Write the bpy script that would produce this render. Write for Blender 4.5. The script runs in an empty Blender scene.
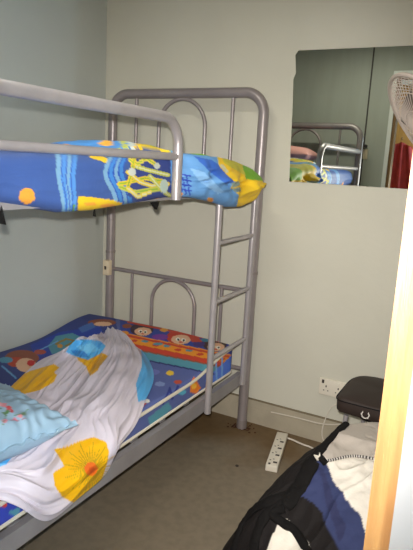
import bpy, bmesh, math, random
import numpy as np
from mathutils import Vector, Matrix, noise
random.seed(4)
S = bpy.context.scene
COL = S.collection

# ------------------------------------------------------------------ camera numbers (metres; back wall is y=0, left wall x=0)
CAM = np.array([2.1517, -2.6879, 1.4128])
YAW, PIT, ROL, F = 0.4854, -0.2009, 0.0540, 551.23
def _basis():
    fw = np.array([-math.sin(YAW)*math.cos(PIT), math.cos(YAW)*math.cos(PIT), math.sin(PIT)])
    r = np.array([math.cos(YAW), math.sin(YAW), 0.0]); u = np.cross(r, fw)
    c, s = math.cos(ROL), math.sin(ROL)
    return np.array([c*r+s*u, -s*r+c*u, fw])
RR = _basis()
def pix(P):
    d = RR @ (np.array(P, float)-CAM)
    return 206.5+F*d[0]/d[2], 275-F*d[1]/d[2]
def ray(u, v): return RR.T @ np.array([(u-206.5)/F, -(v-275)/F, 1.0])
def on(u, v, ax, val):
    r = ray(u, v); return CAM+r*((val-CAM[ax])/r[ax])
def at(u, v, t): return CAM+r_(u, v)*t
r_ = ray

# ------------------------------------------------------------------ materials
def lin(c):
    return tuple(((x/255)/12.92 if x/255 <= .04045 else ((x/255+.055)/1.055)**2.4) for x in c)
def mat(name, c, rough=.6, metal=0., var=.0, scale=8., bump=0., bscale=60., coat=0., attr=False, c2=None, spec=.5, stretch=None):
    m = bpy.data.materials.new(name); m.use_nodes = True
    nt = m.node_tree; b = nt.nodes['Principled BSDF']
    b.inputs['Roughness'].default_value = rough; b.inputs['Metallic'].default_value = metal
    b.inputs['Coat Weight'].default_value = coat; b.inputs['Specular IOR Level'].default_value = spec
    col = None
    tc = nt.nodes.new('ShaderNodeTexCoord'); src = tc.outputs['Object']
    if stretch:
        mp = nt.nodes.new('ShaderNodeMapping'); mp.inputs['Scale'].default_value = stretch
        nt.links.new(src, mp.inputs['Vector']); src = mp.outputs['Vector']
    if attr:
        a = nt.nodes.new('ShaderNodeVertexColor'); a.layer_name = 'Col'; col = a.outputs['Color']
    else:
        b.inputs['Base Color'].default_value = (*lin(c), 1)
    if var > 0 or c2:
        n = nt.nodes.new('ShaderNodeTexNoise'); n.inputs['Scale'].default_value = scale; n.inputs['Detail'].default_value = 6
        nt.links.new(src, n.inputs['Vector'])
        rp = nt.nodes.new('ShaderNodeValToRGB')
        l = lin(c); k = lin(c2) if c2 else tuple(x*(1-var) for x in l)
        rp.color_ramp.elements[0].position = .36; rp.color_ramp.elements[1].position = .64
        rp.color_ramp.elements[0].color = (*k, 1); rp.color_ramp.elements[1].color = (*l, 1)
        nt.links.new(n.outputs['Fac'], rp.inputs['Fac']); col = rp.outputs['Color']
    if col is not None: nt.links.new(col, b.inputs['Base Color'])
    if bump > 0:
        n2 = nt.nodes.new('ShaderNodeTexNoise'); n2.inputs['Scale'].default_value = bscale; n2.inputs['Detail'].default_value = 4
        nt.links.new(src, n2.inputs['Vector'])
        bp = nt.nodes.new('ShaderNodeBump'); bp.inputs['Strength'].default_value = bump; bp.inputs['Distance'].default_value = .01
        nt.links.new(n2.outputs['Fac'], bp.inputs['Height']); nt.links.new(bp.outputs['Normal'], b.inputs['Normal'])
    return m

M = {}
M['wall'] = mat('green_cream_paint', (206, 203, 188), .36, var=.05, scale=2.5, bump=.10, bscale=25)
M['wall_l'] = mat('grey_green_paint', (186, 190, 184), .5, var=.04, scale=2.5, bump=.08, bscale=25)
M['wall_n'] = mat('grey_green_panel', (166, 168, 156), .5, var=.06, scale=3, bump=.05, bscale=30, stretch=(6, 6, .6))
M['ceil'] = mat('ceiling_paint', (215, 215, 205), .7)
M['ochre'] = mat('ochre_boards', (200, 150, 80), .6, var=.2, scale=6, stretch=(8, 8, .7))
M['floor'] = None
M['skirt'] = mat('dirty_skirting', (176, 166, 146), .5, var=.14, scale=9)
M['white'] = mat('white_gloss_paint', (222, 222, 216), .35)
M['wood'] = mat('raw_wood', (132, 99, 58), .55, c2=(114, 80, 44), scale=5, bump=.15, bscale=20, stretch=(14, 14, 1.2))
M['frame'] = mat('grey_enamel_frame', (156, 147, 147), .36, metal=.35, var=.12, scale=12)
M['metal'] = mat('grey_enamel_tube', (180, 174, 176), .34, metal=.35, var=.10, scale=14)
M['metal_d'] = mat('darker_grey_tube', (150, 140, 138), .4, metal=.35, var=.15, scale=10)  # darker grey than the other tubes: near end frame, collars, feet
M['rail'] = mat('grey_painted_angle', (158, 154, 156), .45, metal=.25, var=.12, scale=10)
M['rust'] = mat('rust', (84, 50, 32), .9, var=.4, scale=40)
M['print'] = mat('printed_cotton', (0, 0, 0), .62, attr=True, bump=.12, bscale=30)
M['satin'] = mat('printed_satin', (0, 0, 0), .40, attr=True, bump=.08, bscale=22)
M['jacket'] = mat('nylon_cloth', (0, 0, 0), .8, attr=True, bump=.14, bscale=70, spec=.25)
M['ticking'] = mat('white_ticking', (214, 210, 205), .8)
M['piping'] = mat('cream_piping', (222, 214, 196), .6)
M['pink'] = mat('pink_cotton', (222, 160, 150), .8, bump=.1)
M['mirror'] = mat('silvered_glass', (226, 232, 224), .015, metal=1.0)
M['glassedge'] = mat('green_glass_edge', (120, 140, 110), .2)
M['plastic'] = mat('cream_plastic', (222, 214, 198), .4)
M['beige'] = mat('beige_plastic', (216, 200, 172), .4)
M['slot'] = mat('dark_slot', (52, 42, 38), .6)
M['trimgrey'] = mat('grey_white_gloss_paint', (118, 120, 122), .4)
M['fan'] = mat('fan_plastic', (196, 182, 172), .35)
M['fanblade'] = mat('fan_blade_plastic', (104, 92, 86), .3)
M['black'] = mat('black_nylon', (20, 18, 18), .85, bump=.2, bscale=90, spec=.2)
M['blackbag'] = mat('black_vinyl', (52, 42, 38), .6, spec=.3, bump=.05, bscale=120)
M['chrome'] = mat('chrome', (190, 186, 192), .15, metal=1.)
M['cordbw'] = mat('speckled_cord', (210, 206, 200), .7)
M['red'] = mat('red_cloth', (150, 40, 38), .8, var=.2, scale=10)
M['cable'] = mat('white_cable', (214, 206, 192), .5)
M['tube'] = mat('lit_tube', (255, 255, 255), .5)
_b = M['tube'].node_tree.nodes['Principled BSDF']; _b.inputs['Emission Color'].default_value = (1, .97, .86, 1); _b.inputs['Emission Strength'].default_value = 6

def floor_mat():
    m = bpy.data.materials.new('stained_concrete'); m.use_nodes = True
    nt = m.node_tree; b = nt.nodes['Principled BSDF']; b.inputs['Roughness'].default_value = .5
    b.inputs['Specular IOR Level'].default_value = .35
    tc = nt.nodes.new('ShaderNodeTexCoord')
    n1 = nt.nodes.new('ShaderNodeTexNoise'); n1.inputs['Scale'].default_value = 3.2; n1.inputs['Detail'].default_value = 7
    n2 = nt.nodes.new('ShaderNodeTexNoise'); n2.inputs['Scale'].default_value = 26; n2.inputs['Detail'].default_value = 4
    nt.links.new(tc.outputs['Object'], n1.inputs['Vector']); nt.links.new(tc.outputs['Object'], n2.inputs['Vector'])
    sx = nt.nodes.new('ShaderNodeSeparateXYZ'); nt.links.new(tc.outputs['Object'], sx.inputs['Vector'])
    # dirt gathered along the foot of the back wall: stain factor from y plus noise
    mr = nt.nodes.new('ShaderNodeMapRange'); mr.inputs['From Min'].default_value = -.50; mr.inputs['From Max'].default_value = -.20
    nt.links.new(sx.outputs['Y'], mr.inputs['Value'])
    ad = nt.nodes.new('ShaderNodeMath'); ad.operation = 'MULTIPLY_ADD'; ad.inputs[1].default_value = 2.6; ad.inputs[2].default_value = -1.35
    nt.links.new(n1.outputs['Fac'], ad.inputs[0])
    sm = nt.nodes.new('ShaderNodeMath'); sm.operation = 'ADD'; sm.use_clamp = True
    nt.links.new(mr.outputs['Result'], sm.inputs[0]); nt.links.new(ad.outputs['Value'], sm.inputs[1])
    ml = nt.nodes.new('ShaderNodeMath'); ml.operation = 'MULTIPLY'; ml.use_clamp = True
    nt.links.new(sm.outputs['Value'], ml.inputs[0]); 
    mr2 = nt.nodes.new('ShaderNodeMapRange'); mr2.inputs['From Min'].default_value = -.62; mr2.inputs['From Max'].default_value = -.42
    nt.links.new(sx.outputs['Y'], mr2.inputs['Value']); nt.links.new(mr2.outputs['Result'], ml.inputs[1])
    mx = nt.nodes.new('ShaderNodeMixRGB'); mx.inputs['Color1'].default_value = (*lin((131, 119, 101)), 1); mx.inputs['Color2'].default_value = (*lin((110, 88, 60)), 1)
    nt.links.new(ml.outputs['Value'], mx.inputs['Fac'])
    m2 = nt.nodes.new('ShaderNodeMixRGB'); m2.blend_type = 'MULTIPLY'; m2.inputs['Fac'].default_value = .35
    rp = nt.nodes.new('ShaderNodeValToRGB'); rp.color_ramp.elements[0].color = (.6, .6, .6, 1); rp.color_ramp.elements[0].position = .35; rp.color_ramp.elements[1].position = .6
    nt.links.new(n2.outputs['Fac'], rp.inputs['Fac'])
    nt.links.new(mx.outputs['Color'], m2.inputs['Color1']); nt.links.new(rp.outputs['Color'], m2.inputs['Color2'])
    nt.links.new(m2.outputs['Color'], b.inputs['Base Color'])
    return m
M['floor'] = floor_mat()

# ------------------------------------------------------------------ mesh helpers
def tube(bm, pts, r, n=12, closed=False):
    pts = [Vector(p) for p in pts]; N = len(pts)
    tans = []
    for i in range(N):
        if closed: t = pts[(i+1) % N]-pts[i-1]
        else: t = pts[min(i+1, N-1)]-pts[max(i-1, 0)]
        tans.append(t.normalized())
    up = Vector((0, 0, 1)) if abs(tans[0].z) < .9 else Vector((1, 0, 0))
    nrm = (up-tans[0]*up.dot(tans[0])).normalized()
    rings = []
    for i in range(N):
        if i: 
            nrm = nrm-tans[i]*nrm.dot(tans[i]); nrm.normalize()
        bn = tans[i].cross(nrm); rr = r[i] if isinstance(r, (list, tuple)) else r
        rings.append([bm.verts.new(pts[i]+(nrm*math.cos(a)+bn*math.sin(a))*rr) for a in [2*math.pi*k/n for k in range(n)]])
    for i in range(N if closed else N-1):
        A, B = rings[i], rings[(i+1) % N]
        for k in range(n): bm.faces.new((A[k], A[(k+1) % n], B[(k+1) % n], B[k]))
    if not closed:
        bm.faces.new(rings[0][::-1]); bm.faces.new(rings[-1])
def fillet(pts, rad, seg=8):
    pts = [Vector(p) for p in pts]; out = [pts[0]]
    for i in range(1, len(pts)-1):
        a, b, c = pts[i-1], pts[i], pts[i+1]
        d1 = (a-b).normalized(); d2 = (c-b).normalized(); ang = d1.angle(d2)
        if ang > 3.1: out.append(b); continue
        L = min(rad/math.tan(ang/2), (a-b).length*.49, (c-b).length*.49); R = L*math.tan(ang/2)
        cen = b+(d1+d2).normalized()*(R/math.sin(ang/2))
        s = b+d1*L-cen; e = b+d2*L-cen
        for k in range(seg+1):
            q = s.normalized().slerp(e.normalized(), k/seg)*R if k else s
            out.append(cen+q)
    out.append(pts[-1]); return out
def smooth_path(pts, k=8):
    P = [np.array(p, float) for p in pts]; out = []
    for i in range(len(P)-1):
        p0 = P[max(i-1, 0)]; p1 = P[i]; p2 = P[i+1]; p3 = P[min(i+2, len(P)-1)]
        for j in range(k):
            t = j/k
            out.append(.5*((2*p1)+(-p0+p2)*t+(2*p0-5*p1+4*p2-p3)*t*t+(-p0+3*p1-3*p2+p3)*t**3))
    out.append(P[-1]); return [Vector(o) for o in out]
def box(bm, x0, x1, y0, y1, z0, z1, bev=0):
    vs = [bm.verts.new((x, y, z)) for x in (x0, x1) for y in (y0, y1) for z in (z0, z1)]
    fs = [bm.faces.new([vs[i] for i in f]) for f in ((0, 1, 3, 2), (4, 6, 7, 5), (0, 4, 5, 1), (2, 3, 7, 6), (0, 2, 6, 4), (1, 5, 7, 3))]
    if bev:
        es = list({e for f in fs for e in f.edges})
        bmesh.ops.bevel(bm, geom=es, offset=bev, segments=3, affect='EDGES', profile=.6)
def prism(bm, poly, zvec, base=None):
    a = [bm.verts.new(p) for p in poly]; b = [bm.verts.new(Vector(p)+Vector(zvec)) for p in poly]
    n = len(a); bm.faces.new(a[::-1]); bm.faces.new(b)
    for i in range(n): bm.faces.new((a[i], a[(i+1) % n], b[(i+1) % n], b[i]))
def obj(name, bm, m, parent=None, smooth=True, fix=True):
    if fix: bmesh.ops.recalc_face_normals(bm, faces=bm.faces)
    me = bpy.data.meshes.new(name); bm.to_mesh(me); bm.free()
    o = bpy.data.objects.new(name, me); COL.objects.link(o)
    for x in (m if isinstance(m, list) else [m]): me.materials.append(x)
    if smooth:
        me.polygons.foreach_set('use_smooth', [True]*len(me.polygons))
        try: me.set_sharp_from_angle(angle=math.radians(40))
        except Exception: pass
    if parent is not None: o.parent = parent; o.matrix_parent_inverse = parent.matrix_world.inverted()
    return o
def tag(o, label, cat, group=None):
    o['label'] = label; o['category'] = cat
    if group: o['group'] = group
    return o
def thing(name, label, cat, loc=(0, 0, 0), group=None):
    o = bpy.data.objects.new(name, None); COL.objects.link(o); o.empty_display_size = .1
    o.location = loc; bpy.context.view_layer.update(); o.matrix_world = Matrix.Translation(loc)
    return tag(o, label, cat, group)
def struct(name, bm, m, smooth=False, parent=None):
    o = obj(name, bm, m, parent, smooth)
    if parent is None: o['kind'] = 'structure'
    return o
def BM(): return bmesh.new()
def boxes(*bs, bev=0):
    bm = BM()
    for b in bs: box(bm, *b, bev=bev)
    return bm
def tubes(*ts, n=12):
    bm = BM()
    for p, r in ts: tube(bm, p, r, n)
    return bm
def grid(P, closed_u=False):
    """P: array rows x cols of points -> bmesh"""
    bm = BM(); V = [[bm.verts.new(p) for p in row] for row in P]
    for i in range(len(V)-1):
        for j in range(len(V[0])-1):
            bm.faces.new((V[i][j], V[i][j+1], V[i+1][j+1], V[i+1][j]))
    return bm
def inpoly(u, v, poly):
    c = False; n = len(poly); j = n-1
    for i in range(n):
        xi, yi = poly[i]; xj, yj = poly[j]
        if (yi > v) != (yj > v) and u < (xj-xi)*(v-yi)/(yj-yi)+xi: c = not c
        j = i
    return c
def dseg(u, v, pts):
    d = 1e9
    for (a, b), (c, e) in zip(pts[:-1], pts[1:]):
        L = (c-a)**2+(e-b)**2; t = 0 if L == 0 else max(0, min(1, ((u-a)*(c-a)+(v-b)*(e-b))/L))
        d = min(d, math.hypot(u-a-t*(c-a), v-b-t*(e-b)))
    return d
def paint(o, fn):
    """print a fabric pattern into the mesh: fn(world point) -> sRGB 0..255"""
    me = o.data; ca = me.color_attributes.new('Col', 'FLOAT_COLOR', 'POINT'); mw = o.matrix_world
    buf = []
    for v in me.vertices:
        c = lin(fn(mw @ v.co)); buf += [c[0], c[1], c[2], 1.0]
    ca.data.foreach_set('color', buf)
def pattern(shapes, base):
    """shapes in drawing order, last wins; each ('p',col,pts) ('l',col,w,pts) ('e',col,cx,cy,rx,ry)"""
    sh = []
    for s in shapes:
        if s[0] == 'p': xs = [p[0] for p in s[2]]; ys = [p[1] for p in s[2]]; sh.append((s, min(xs), max(xs), min(ys), max(ys)))
        elif s[0] == 'l': xs = [p[0] for p in s[3]]; ys = [p[1] for p in s[3]]; sh.append((s, min(xs)-s[2], max(xs)+s[2], min(ys)-s[2], max(ys)+s[2]))
        else: sh.append((s, s[2]-s[4], s[2]+s[4], s[3]-s[5], s[3]+s[5]))
    sh = sh[::-1]
    def fn(u, v):
        for s, a, b, c, d in sh:
            if u < a or u > b or v < c or v > d: continue
            if s[0] == 'p':
                if inpoly(u, v, s[2]): return s[1]
            elif s[0] == 'l':
                if dseg(u, v, s[3]) < s[2]/2: return s[1]
            elif ((u-s[2])/s[4])**2+((v-s[3])/s[5])**2 < 1: return s[1]
        return base(u, v) if callable(base) else base
    return fn
def nz(x, y, z=0): return noise.noise(Vector((x, y, z)))
def sstep(a, b, x):
    t = max(0., min(1., (x-a)/(b-a))); return t*t*(3-2*t)

# ------------------------------------------------------------------ the setting
RX, NY, CZ = 2.38, -2.10, 2.50           # right wall, near wall (inner face), ceiling
OY = -2.18                                # outer face of near wall
D0, D1, DH = 1.284, 2.077, 2.15            # doorway
EX, EY = 4.6, -4.85                        # corridor end wall and far wall
struct('floor', boxes((-1.1, EX+.1, EY-.1, .1, -.1, 0)), M['floor'])
struct('ceiling', boxes((-1.1, EX+.1, EY-.1, .1, CZ, CZ+.1)), M['ceil'])
struct('wall_left', boxes((-.1, 0, OY, .1, 0, CZ)), M['wall_l'])
struct('wall_back', boxes((0, RX, 0, .1, 0, CZ)), M['wall'])
struct('wall_right', boxes((RX, RX+.1, OY, .1, 0, CZ)), M['wall'])
L = .024
struct('wall_front', boxes((-.1, D0-L, OY, NY, 0, CZ), (D1+L, EX, OY, NY, 0, CZ), (D0-L, D1+L, OY, NY, DH+L, CZ)), M['wall_n'])
struct('wall_corridor', boxes((-1.1, EX+.1, EY-.1, EY, 0, CZ), (-1.1, -1., EY, OY, 0, CZ), (-1., -.1, OY, OY+.08, 0, CZ)), M['ochre'])
W0, W1, WZ0, WZ1 = -4.63, -4.51, .25, 2.25
struct('wall_corridor_end', boxes((EX, EX+.1, EY, W0, 0, CZ), (EX, EX+.1, W1, OY, 0, CZ), (EX, EX+.1, W0, W1, 0, WZ0), (EX, EX+.1, W0, W1, WZ1, CZ)), M['white'])
struct('trim_1', boxes((D0-L, D0, OY-.004, NY+.004, 0, DH+L), (D1, D1+L, OY-.004, NY+.004, 0, DH+L), (D0, D1, OY-.004, NY+.004, DH, DH+L)), M['wood'])
AW = .032
struct('trim_2', boxes((D0-L-AW, D0-L, NY, NY+.016, 0, DH+L+AW), (D1+L, D1+L+AW, NY, NY+.016, 0, DH+L+AW), (D0-L, D1+L, NY, NY+.016, DH+L, DH+L+AW)), M['white'])
struct('trim_3', boxes((D0-L-.09, D0-L, OY-.012, OY, 0, DH+L+.09), (D1+L, D1+L+.25, OY-.012, OY, 0, DH+L+.09), (D0-L, D1+L, OY-.012, OY, DH+L, DH+L+.09)), M['trimgrey'])
struct('trim_4', boxes((1.045, 1.055, NY, NY+.006, 0, CZ)), M['slot'])
bm = boxes((0, RX, -.015, 0, 0, .094)); box(bm, 0, RX, -.011, 0, .094, .132)
struct('baseboard_back', bm, M['skirt'])
struct('trim_5', boxes((0, RX, -.012, 0, .1325, .1385)), mat('grimy_joint', (120, 108, 86), .7))
struct('baseboard_left', boxes((0, .012, NY, -.015, 0, .094)), M['skirt'])

# ------------------------------------------------------------------ bunk bed
XL, XR, YP, HT = .1336, 1.0536, -.0988, 1.7614
YN = YP-1.838
bed = thing('bunk_bed', 'grey tubular steel bunk bed with arched end frames and a side ladder', 'bunk bed', ((XL+XR)/2, (YP+YN)/2, 0))
def end_frame(y, m):
    ef = obj('end_frame', tubes((fillet([(XL, y, .0), (XL, y, HT), (XR, y, HT), (XR, y, .0)], .10, 10), .026), n=18), m, bed)
    for x in (XL, XR):
        obj('post_collar', tubes(([(x, y, .86), (x, y, .875)], .0285), n=18), M['metal_d'], ef)
        bm = BM(); tube(bm, [(x, y, 0), (x, y, .05)], .028, 18)
        o = obj('post_foot', bm, M['metal_d'], ef)
    r0 = .0095
    for x in (.295, .884):
        obj('spindle', tubes(([(x, y, 1.31), (x, y, HT)], r0)), m, bed)
        obj('spindle', tubes(([(x, y, .335), (x, y, .767)], r0)), m, bed)
    a = .142; c = .588
    arc = [(c+a*math.cos(t), y, HT-.028-a+a*math.sin(t)) for t in np.linspace(0, math.pi, 24)]
    obj('arch', tubes(([(c+a, y, 1.31)]+arc+[(c-a, y, 1.31)], .0105)), m, bed)
    arc = [(c-.008+a*math.cos(t), y, .757-a+a*math.sin(t)) for t in np.linspace(0, math.pi, 24)]
    obj('arch', tubes(([(c-.008+a, y, .335)]+arc+[(c-.008-a, y, .335)], .0105)), m, bed)
    obj('crossbar', tubes(([(XL, y, .767), (XR, y, .767)], .012)), m, bed)
    obj('crossbar', tubes(([(XL, y, .335), (XR, y, .335)], .012)), m, bed)
    obj('crossbar', tubes(([(XL, y, 1.305), (XR, y, 1.305)], .012)), m, bed)
end_frame(YP, M['frame']); end_frame(YN, M['metal_d'])
def angle(x0, z0, x1, z1, h, name, s=1):
    """steel angle: upright plate plus inward lip, from far post to near post"""
    bm = BM(); t = .003; w = .03*s
    A = [(x0, YP-.02), (x1, YN+.02)]
    prof = [(0, 0), (0, h), (-w, h), (-w, h-t), (-t*s, h-t), (-t*s, 0)]
    ra = [bm.verts.new((A[0][0]+px, A[0][1], z0+pz)) for px, pz in prof]
    rb = [bm.verts.new((A[1][0]+px, A[1][1], z1+pz)) for px, pz in prof]
    n = len(prof)
    for i in range(n): bm.faces.new((ra[i], ra[(i+1) % n], rb[(i+1) % n], rb[i]))
    bm.faces.new(ra); bm.faces.new(rb[::-1])
    return obj(name, bm, M['rail'], bed, False)
LR = dict(x0=1.047, z0=.258, x1=1.005, z1=.245)
angle(LR['x0'], LR['z0'], LR['x1'], LR['z1'], .066, 'side_rail')
angle(XL, .255, XL, .255, .066, 'side_rail', -1)
angle(1.000, 1.262, 1.000, 1.262, .055, 'side_rail')
angle(XL, 1.262, XL, 1.262, .055, 'side_rail', -1)
for z, dz in ((.312, .0), (1.303, 0)):
    for i in range(9):
        y = YP-.09-i*.206
        obj('deck_slat', boxes((XL+.003, .985, y-.02, y+.02, z-.006, z+.003)), M['rail'], bed, False)
YL = YP-.4305
for y, zb, zt in ((YL, .256, 1.30), (YP-.042, .268, 1.30)):
    obj('ladder_rail', tubes(([(XR+.004, y, zb), (XR+.004, y, zt)], .0155), n=16), M['metal'], bed)
for z in (1.0663, .7947, .5237):
    obj('rung', tubes(([(XR+.004, YP-.042, z), (XR+.004, YL, z)], .0115)), M['metal'], bed)
YG = YP-.789
obj('guard_rail', tubes((fillet([(XR, YN, 1.5637), (XR, YG, 1.5637), (XR, YG, 1.268)], .10, 10), .0195), n=16), M['metal'], bed)
obj('guard_bar', tubes(([(XR, YN, 1.428), (XR, YG, 1.428)], .0135), n=14), M['metal'], bed)
bm = BM()
for i in range(60):                                   # flaking rust around the right foot
    a = random.uniform(0, 6.28); r = .024+abs(random.gauss(0, .022)); s = random.uniform(.002, .007)
    c = Vector((XR+r*math.cos(a)*1.2, YP+r*math.sin(a)*.8, .001))
    if c.y > -.03: continue
    prism(bm, [c+Vector((s*math.cos(t)*random.uniform(.6, 1.2), s*math.sin(t), 0)) for t in (0, 1.2, 2.5, 3.8, 5.)], (0, 0, .002))
tag(obj('rust_flakes', bm, M['rust'], None, False), 'rust flakes scattered on the floor around the right bed post', 'rust')['kind'] = 'stuff'
o = thing('switch_box', 'small beige switch box fixed to the left bed post', 'switch', (XL, YP-.04, .765))
b0 = on(106.8, 267.5, 1, YP-.045)
obj('box', boxes((b0[0]-.022, b0[0]+.022, YP-.058, YP-.024, b0[2]-.044, b0[2]+.044), bev=.004), M['beige'], o)
obj('switch_rocker', boxes((b0[0]-.006, b0[0]+.006, YP-.062, YP-.057, b0[2]-.010, b0[2]+.010), bev=.001), M['slot'], o)

# ------------------------------------------------------------------ upper bunk: mattress and printed sheet
mt = thing('mattress', 'thin white mattress on the upper bunk, sagging below its printed sheet', 'mattress', (.57, -1.02, 1.31))
bm = BM(); n1, n2 = 30, 50
rows = []
for j in range(n2+1):
    y = -.17-1.70*j/n2; row = []
    for i in range(41):
        a = 2*math.pi*i/40; cx, cz = math.cos(a), math.sin(a)
        x = .565+.395*math.copysign(abs(cx)**.35, cx); z = 1.325+.055*math.copysign(abs(cz)**.4, cz)
        if cz < 0: z -= .085*math.exp(-((x-.52)/.22)**2)*sstep(-1.05, -1.6, y)
        row.append((x, y, z))
    rows.append(row)
bm = grid(rows); bmesh.ops.remove_doubles(bm, verts=bm.verts, dist=1e-5); bmesh.ops.holes_fill(bm, edges=[e for e in bm.edges if e.is_boundary])
obj('cover', bm, M['ticking'], mt)

def interp(tab, x):
    xs = [t[0] for t in tab]; ys = [t[1] for t in tab]; return float(np.interp(x, xs, ys))
def tab(pts, X):
    t = []
    for u, v in pts:
        p = on(u, v, 0, X); t.append((p[1], p[2]))
    return sorted(t)
XO = 1.115
Zb1 = tab([(-30, 203), (0, 204), (25, 207), (70, 214), (100, 212), (150, 203), (172, 199)], 1.03)
Zb2 = tab([(176, 194), (206, 199), (222, 203), (236, 208), (247, 208), (256, 203), (261, 194)], XO)
Zt2 = tab([(176, 152), (210, 154), (240, 160), (252, 166), (260, 174), (263, 183)], XO-.02)
Y0s, Y1s = -1.90, max(t[0] for t in Zb2)
rows = []; NYs, NS = 330, 110
for j in range(NYs+1):
    y = Y0s+(Y1s-Y0s)*j/NYs
    w = sstep(-.90, -.74, y)
    fx = 1.030*(1-w)+XO*w
    fx += (.012*nz(y*6, 3.3)+.007*nz(y*17, 1.))*(w*1.0+.25)
    zb = interp(Zb1, y)*(1-w)+interp(Zb2, y)*w
    zt = (1.420+.030*sstep(-1.25, -.98, y)+.008*nz(y*5, 9))*(1-w)+interp(Zt2, y)*w
    zt = max(zt, zb+.004)
    taper = sstep(Y1s, Y1s-.12, y)
    row = []
    for i in range(NS+1):
        s = i/NS
        if s < .45:                                  # across the top, wall side to front edge
            q = s/.45; x = .15+(fx-.06-.15)*q
            if w > 0: x = (1-w)*x+w*(.15+(fx-.05-.15)*q)
            lump = .034*math.exp(-((x-.75)/.22)**2)*math.exp(-((y+.98)/.30)**2)
            z = zt-.004+lump*(1-.8*w)+.010*nz(x*7, y*7, 2)+.006*nz(x*19, y*15, 5)
            z -= (1-q)*.02
        elif s < .60:                                # round the front edge
            q = (s-.45)/.15; a = q*math.pi/2
            x = fx-.06+.06*math.sin(a); hh = min(.05, (zt-zb)*.4); z = zt-hh+hh*math.cos(a)-.004+.006*nz(x*19, y*15, 5)*(1-q)
        elif s < .9:                                 # front
            q = (s-.6)/.3; hh = min(.05, (zt-zb)*.4); h2 = min(.04, (zt-zb)*.35)
            z = zt-hh-.004-(zt-hh-.004-zb-h2)*q
            bul = math.sin(q*math.pi)
            x = fx+bul*(.006+.012*w)+ (.004+.010*w)*nz(y*9+q*2.5, q*3, 7)*bul+ w*.018*math.sin((y*22+q*5.2)+2.5*nz(y*4, q*2))*bul+w*.008*math.sin(y*60+q*9+3*nz(y*9, q*3))*bul
        else:                                        # tucked under
            q = (s-.9)/.1; a = q*math.pi/2; h2 = min(.04, (zt-zb)*.35)
            x = fx-(1-math.cos(a))*.03 - .03*q*q; z = zb+h2*(1-math.sin(a))
        if x > 1.036: x = x if w > .2 else 1.036
        x = .99+(x-.99)*taper if x > .99 and False else x
        row.append((x, y, z))
    rows.append(row)
bm = grid(rows)
sheet = obj('printed_sheet', bm, M['print'])
tag(sheet, 'blue printed sheet with yellow seaweed and fish, covering the upper bunk mattress', 'bed sheet')
BL, LB, DBL, YE, ORG, GRN, WH = (64, 94, 160), (126, 172, 206), (56, 74, 146), (244, 202, 40), (246, 166, 62), (120, 178, 40), (214, 222, 214)
sh = []
sh += [('p', (80, 150, 225), [(-5, 130), (130, 130), (130, 150), (80, 151.5), (-5, 146)]), ('p', (40, 70, 180), [(-5, 140), (62, 144), (62, 149), (-5, 147)]),
       ('e', ORG, 66, 147, 8, 3), ('e', (250, 185, 70), 106, 143, 7, 3)]
for k in range(16): sh.append(('e', [YE, (200, 205, 60), WH, YE][k % 4], 120+(k*37 % 30), 139+(k*23 % 12), 3.2, 2.2))
sh.append(('p', (228, 200, 50), [(138, 138), (165, 143), (180, 149), (180, 156), (160, 152), (142, 146)]))
sh.append(('l', GRN, 3, [(150, 144), (170, 149), (182, 153)]))
def wave(x0, x1, y0, y1, amp, ph, bend):
    pts = []
    for k in range(15):
        q = k/14; pts.append((x0+(x1-x0)*q+amp*math.sin(q*9+ph)+bend*math.sin(q*3.14), y0+(y1-y0)*q))
    return pts
for k in range(4):
    sh.append(('l', LB if k % 2 == 0 else (88, 150, 220), 5.4, wave(57+5.6*k, 65+2.6*k, 153, 215, .9, 1, 0)))
for k in range(3):
    sh.append(('l', (52, 96, 190), 1.1, wave(60+5.6*k, 67+2.6*k, 153, 215, .9, 1, 0)))
sh += [('e', ORG, 27, 196, 8, 8), ('l', GRN, 2, [(74, 205), (73, 214)])]
for k in range(4):
    sh.append(('l', LB if k % 2 == 0 else (70, 140, 215), 5, wave(110+5*k, 119+5*k, 152, 208, 2.0, 1.2+.2*k, -6)))
for k in range(4):
    sh.append(('l', (40, 84, 190), 1.2, wave(112.5+5*k, 121.5+5*k, 152, 208, 2.0, 1.3+.2*k, -6)))
sh += [('p', YE, [(78, 196), (92, 197), (112, 200), (122, 203), (118, 211), (100, 218), (78, 218)]), ('e', ORG, 108, 206, 8, 2.2), ('e', ORG, 90, 204, 6, 1.8), ('l', YE, 5, [(92, 156), (100, 158), (105, 160)])]
sh.append(('p', DBL, [(134, 154), (176, 158), (176, 200), (140, 203), (128, 196), (126, 178)]))
sg = [[(119, 184), (130, 182), (145, 178), (162, 181)], [(134, 166), (148, 170), (168, 175)], [(130, 160), (138, 164), (146, 158), (158, 166)], [(128, 172), (140, 182), (152, 186), (168, 184)],
      [(120, 187), (134, 192), (158, 189)], [(128, 188), (138, 197), (150, 192)], [(134, 158), (132, 172), (128, 186)], [(150, 176), (162, 190), (170, 196)]]
for k, q in enumerate(sg):
    sh.append(('l', [(236, 210, 60), (206, 210, 90), (240, 220, 90)][k % 3], 4.2, q)); sh.append(('l', (226, 230, 196) if k % 2 else (150, 190, 60), 1.2, q))
sh += [('e', WH, 157, 166, 3, 3), ('e', WH, 132, 172, 4, 4), ('e', (190, 210, 200), 164, 186, 4, 7), ('p', ORG, [(138, 204), (158, 198), (166, 202), (150, 208)])]
RB = (104, 160, 220)
sh += [('p', RB, [(170, 145), (215, 152), (232, 170), (244, 192), (240, 212), (200, 205), (176, 203), (171, 185)])]
for k in range(4): sh.append(('l', (40, 70, 180), 1.4, [(174+4*k, 170+1.5*k), (178+4*k, 192+k)])); sh.append(('l', (40, 70, 180), 1.4, [(173, 173+5*k), (191, 176+5*k)]))
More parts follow.
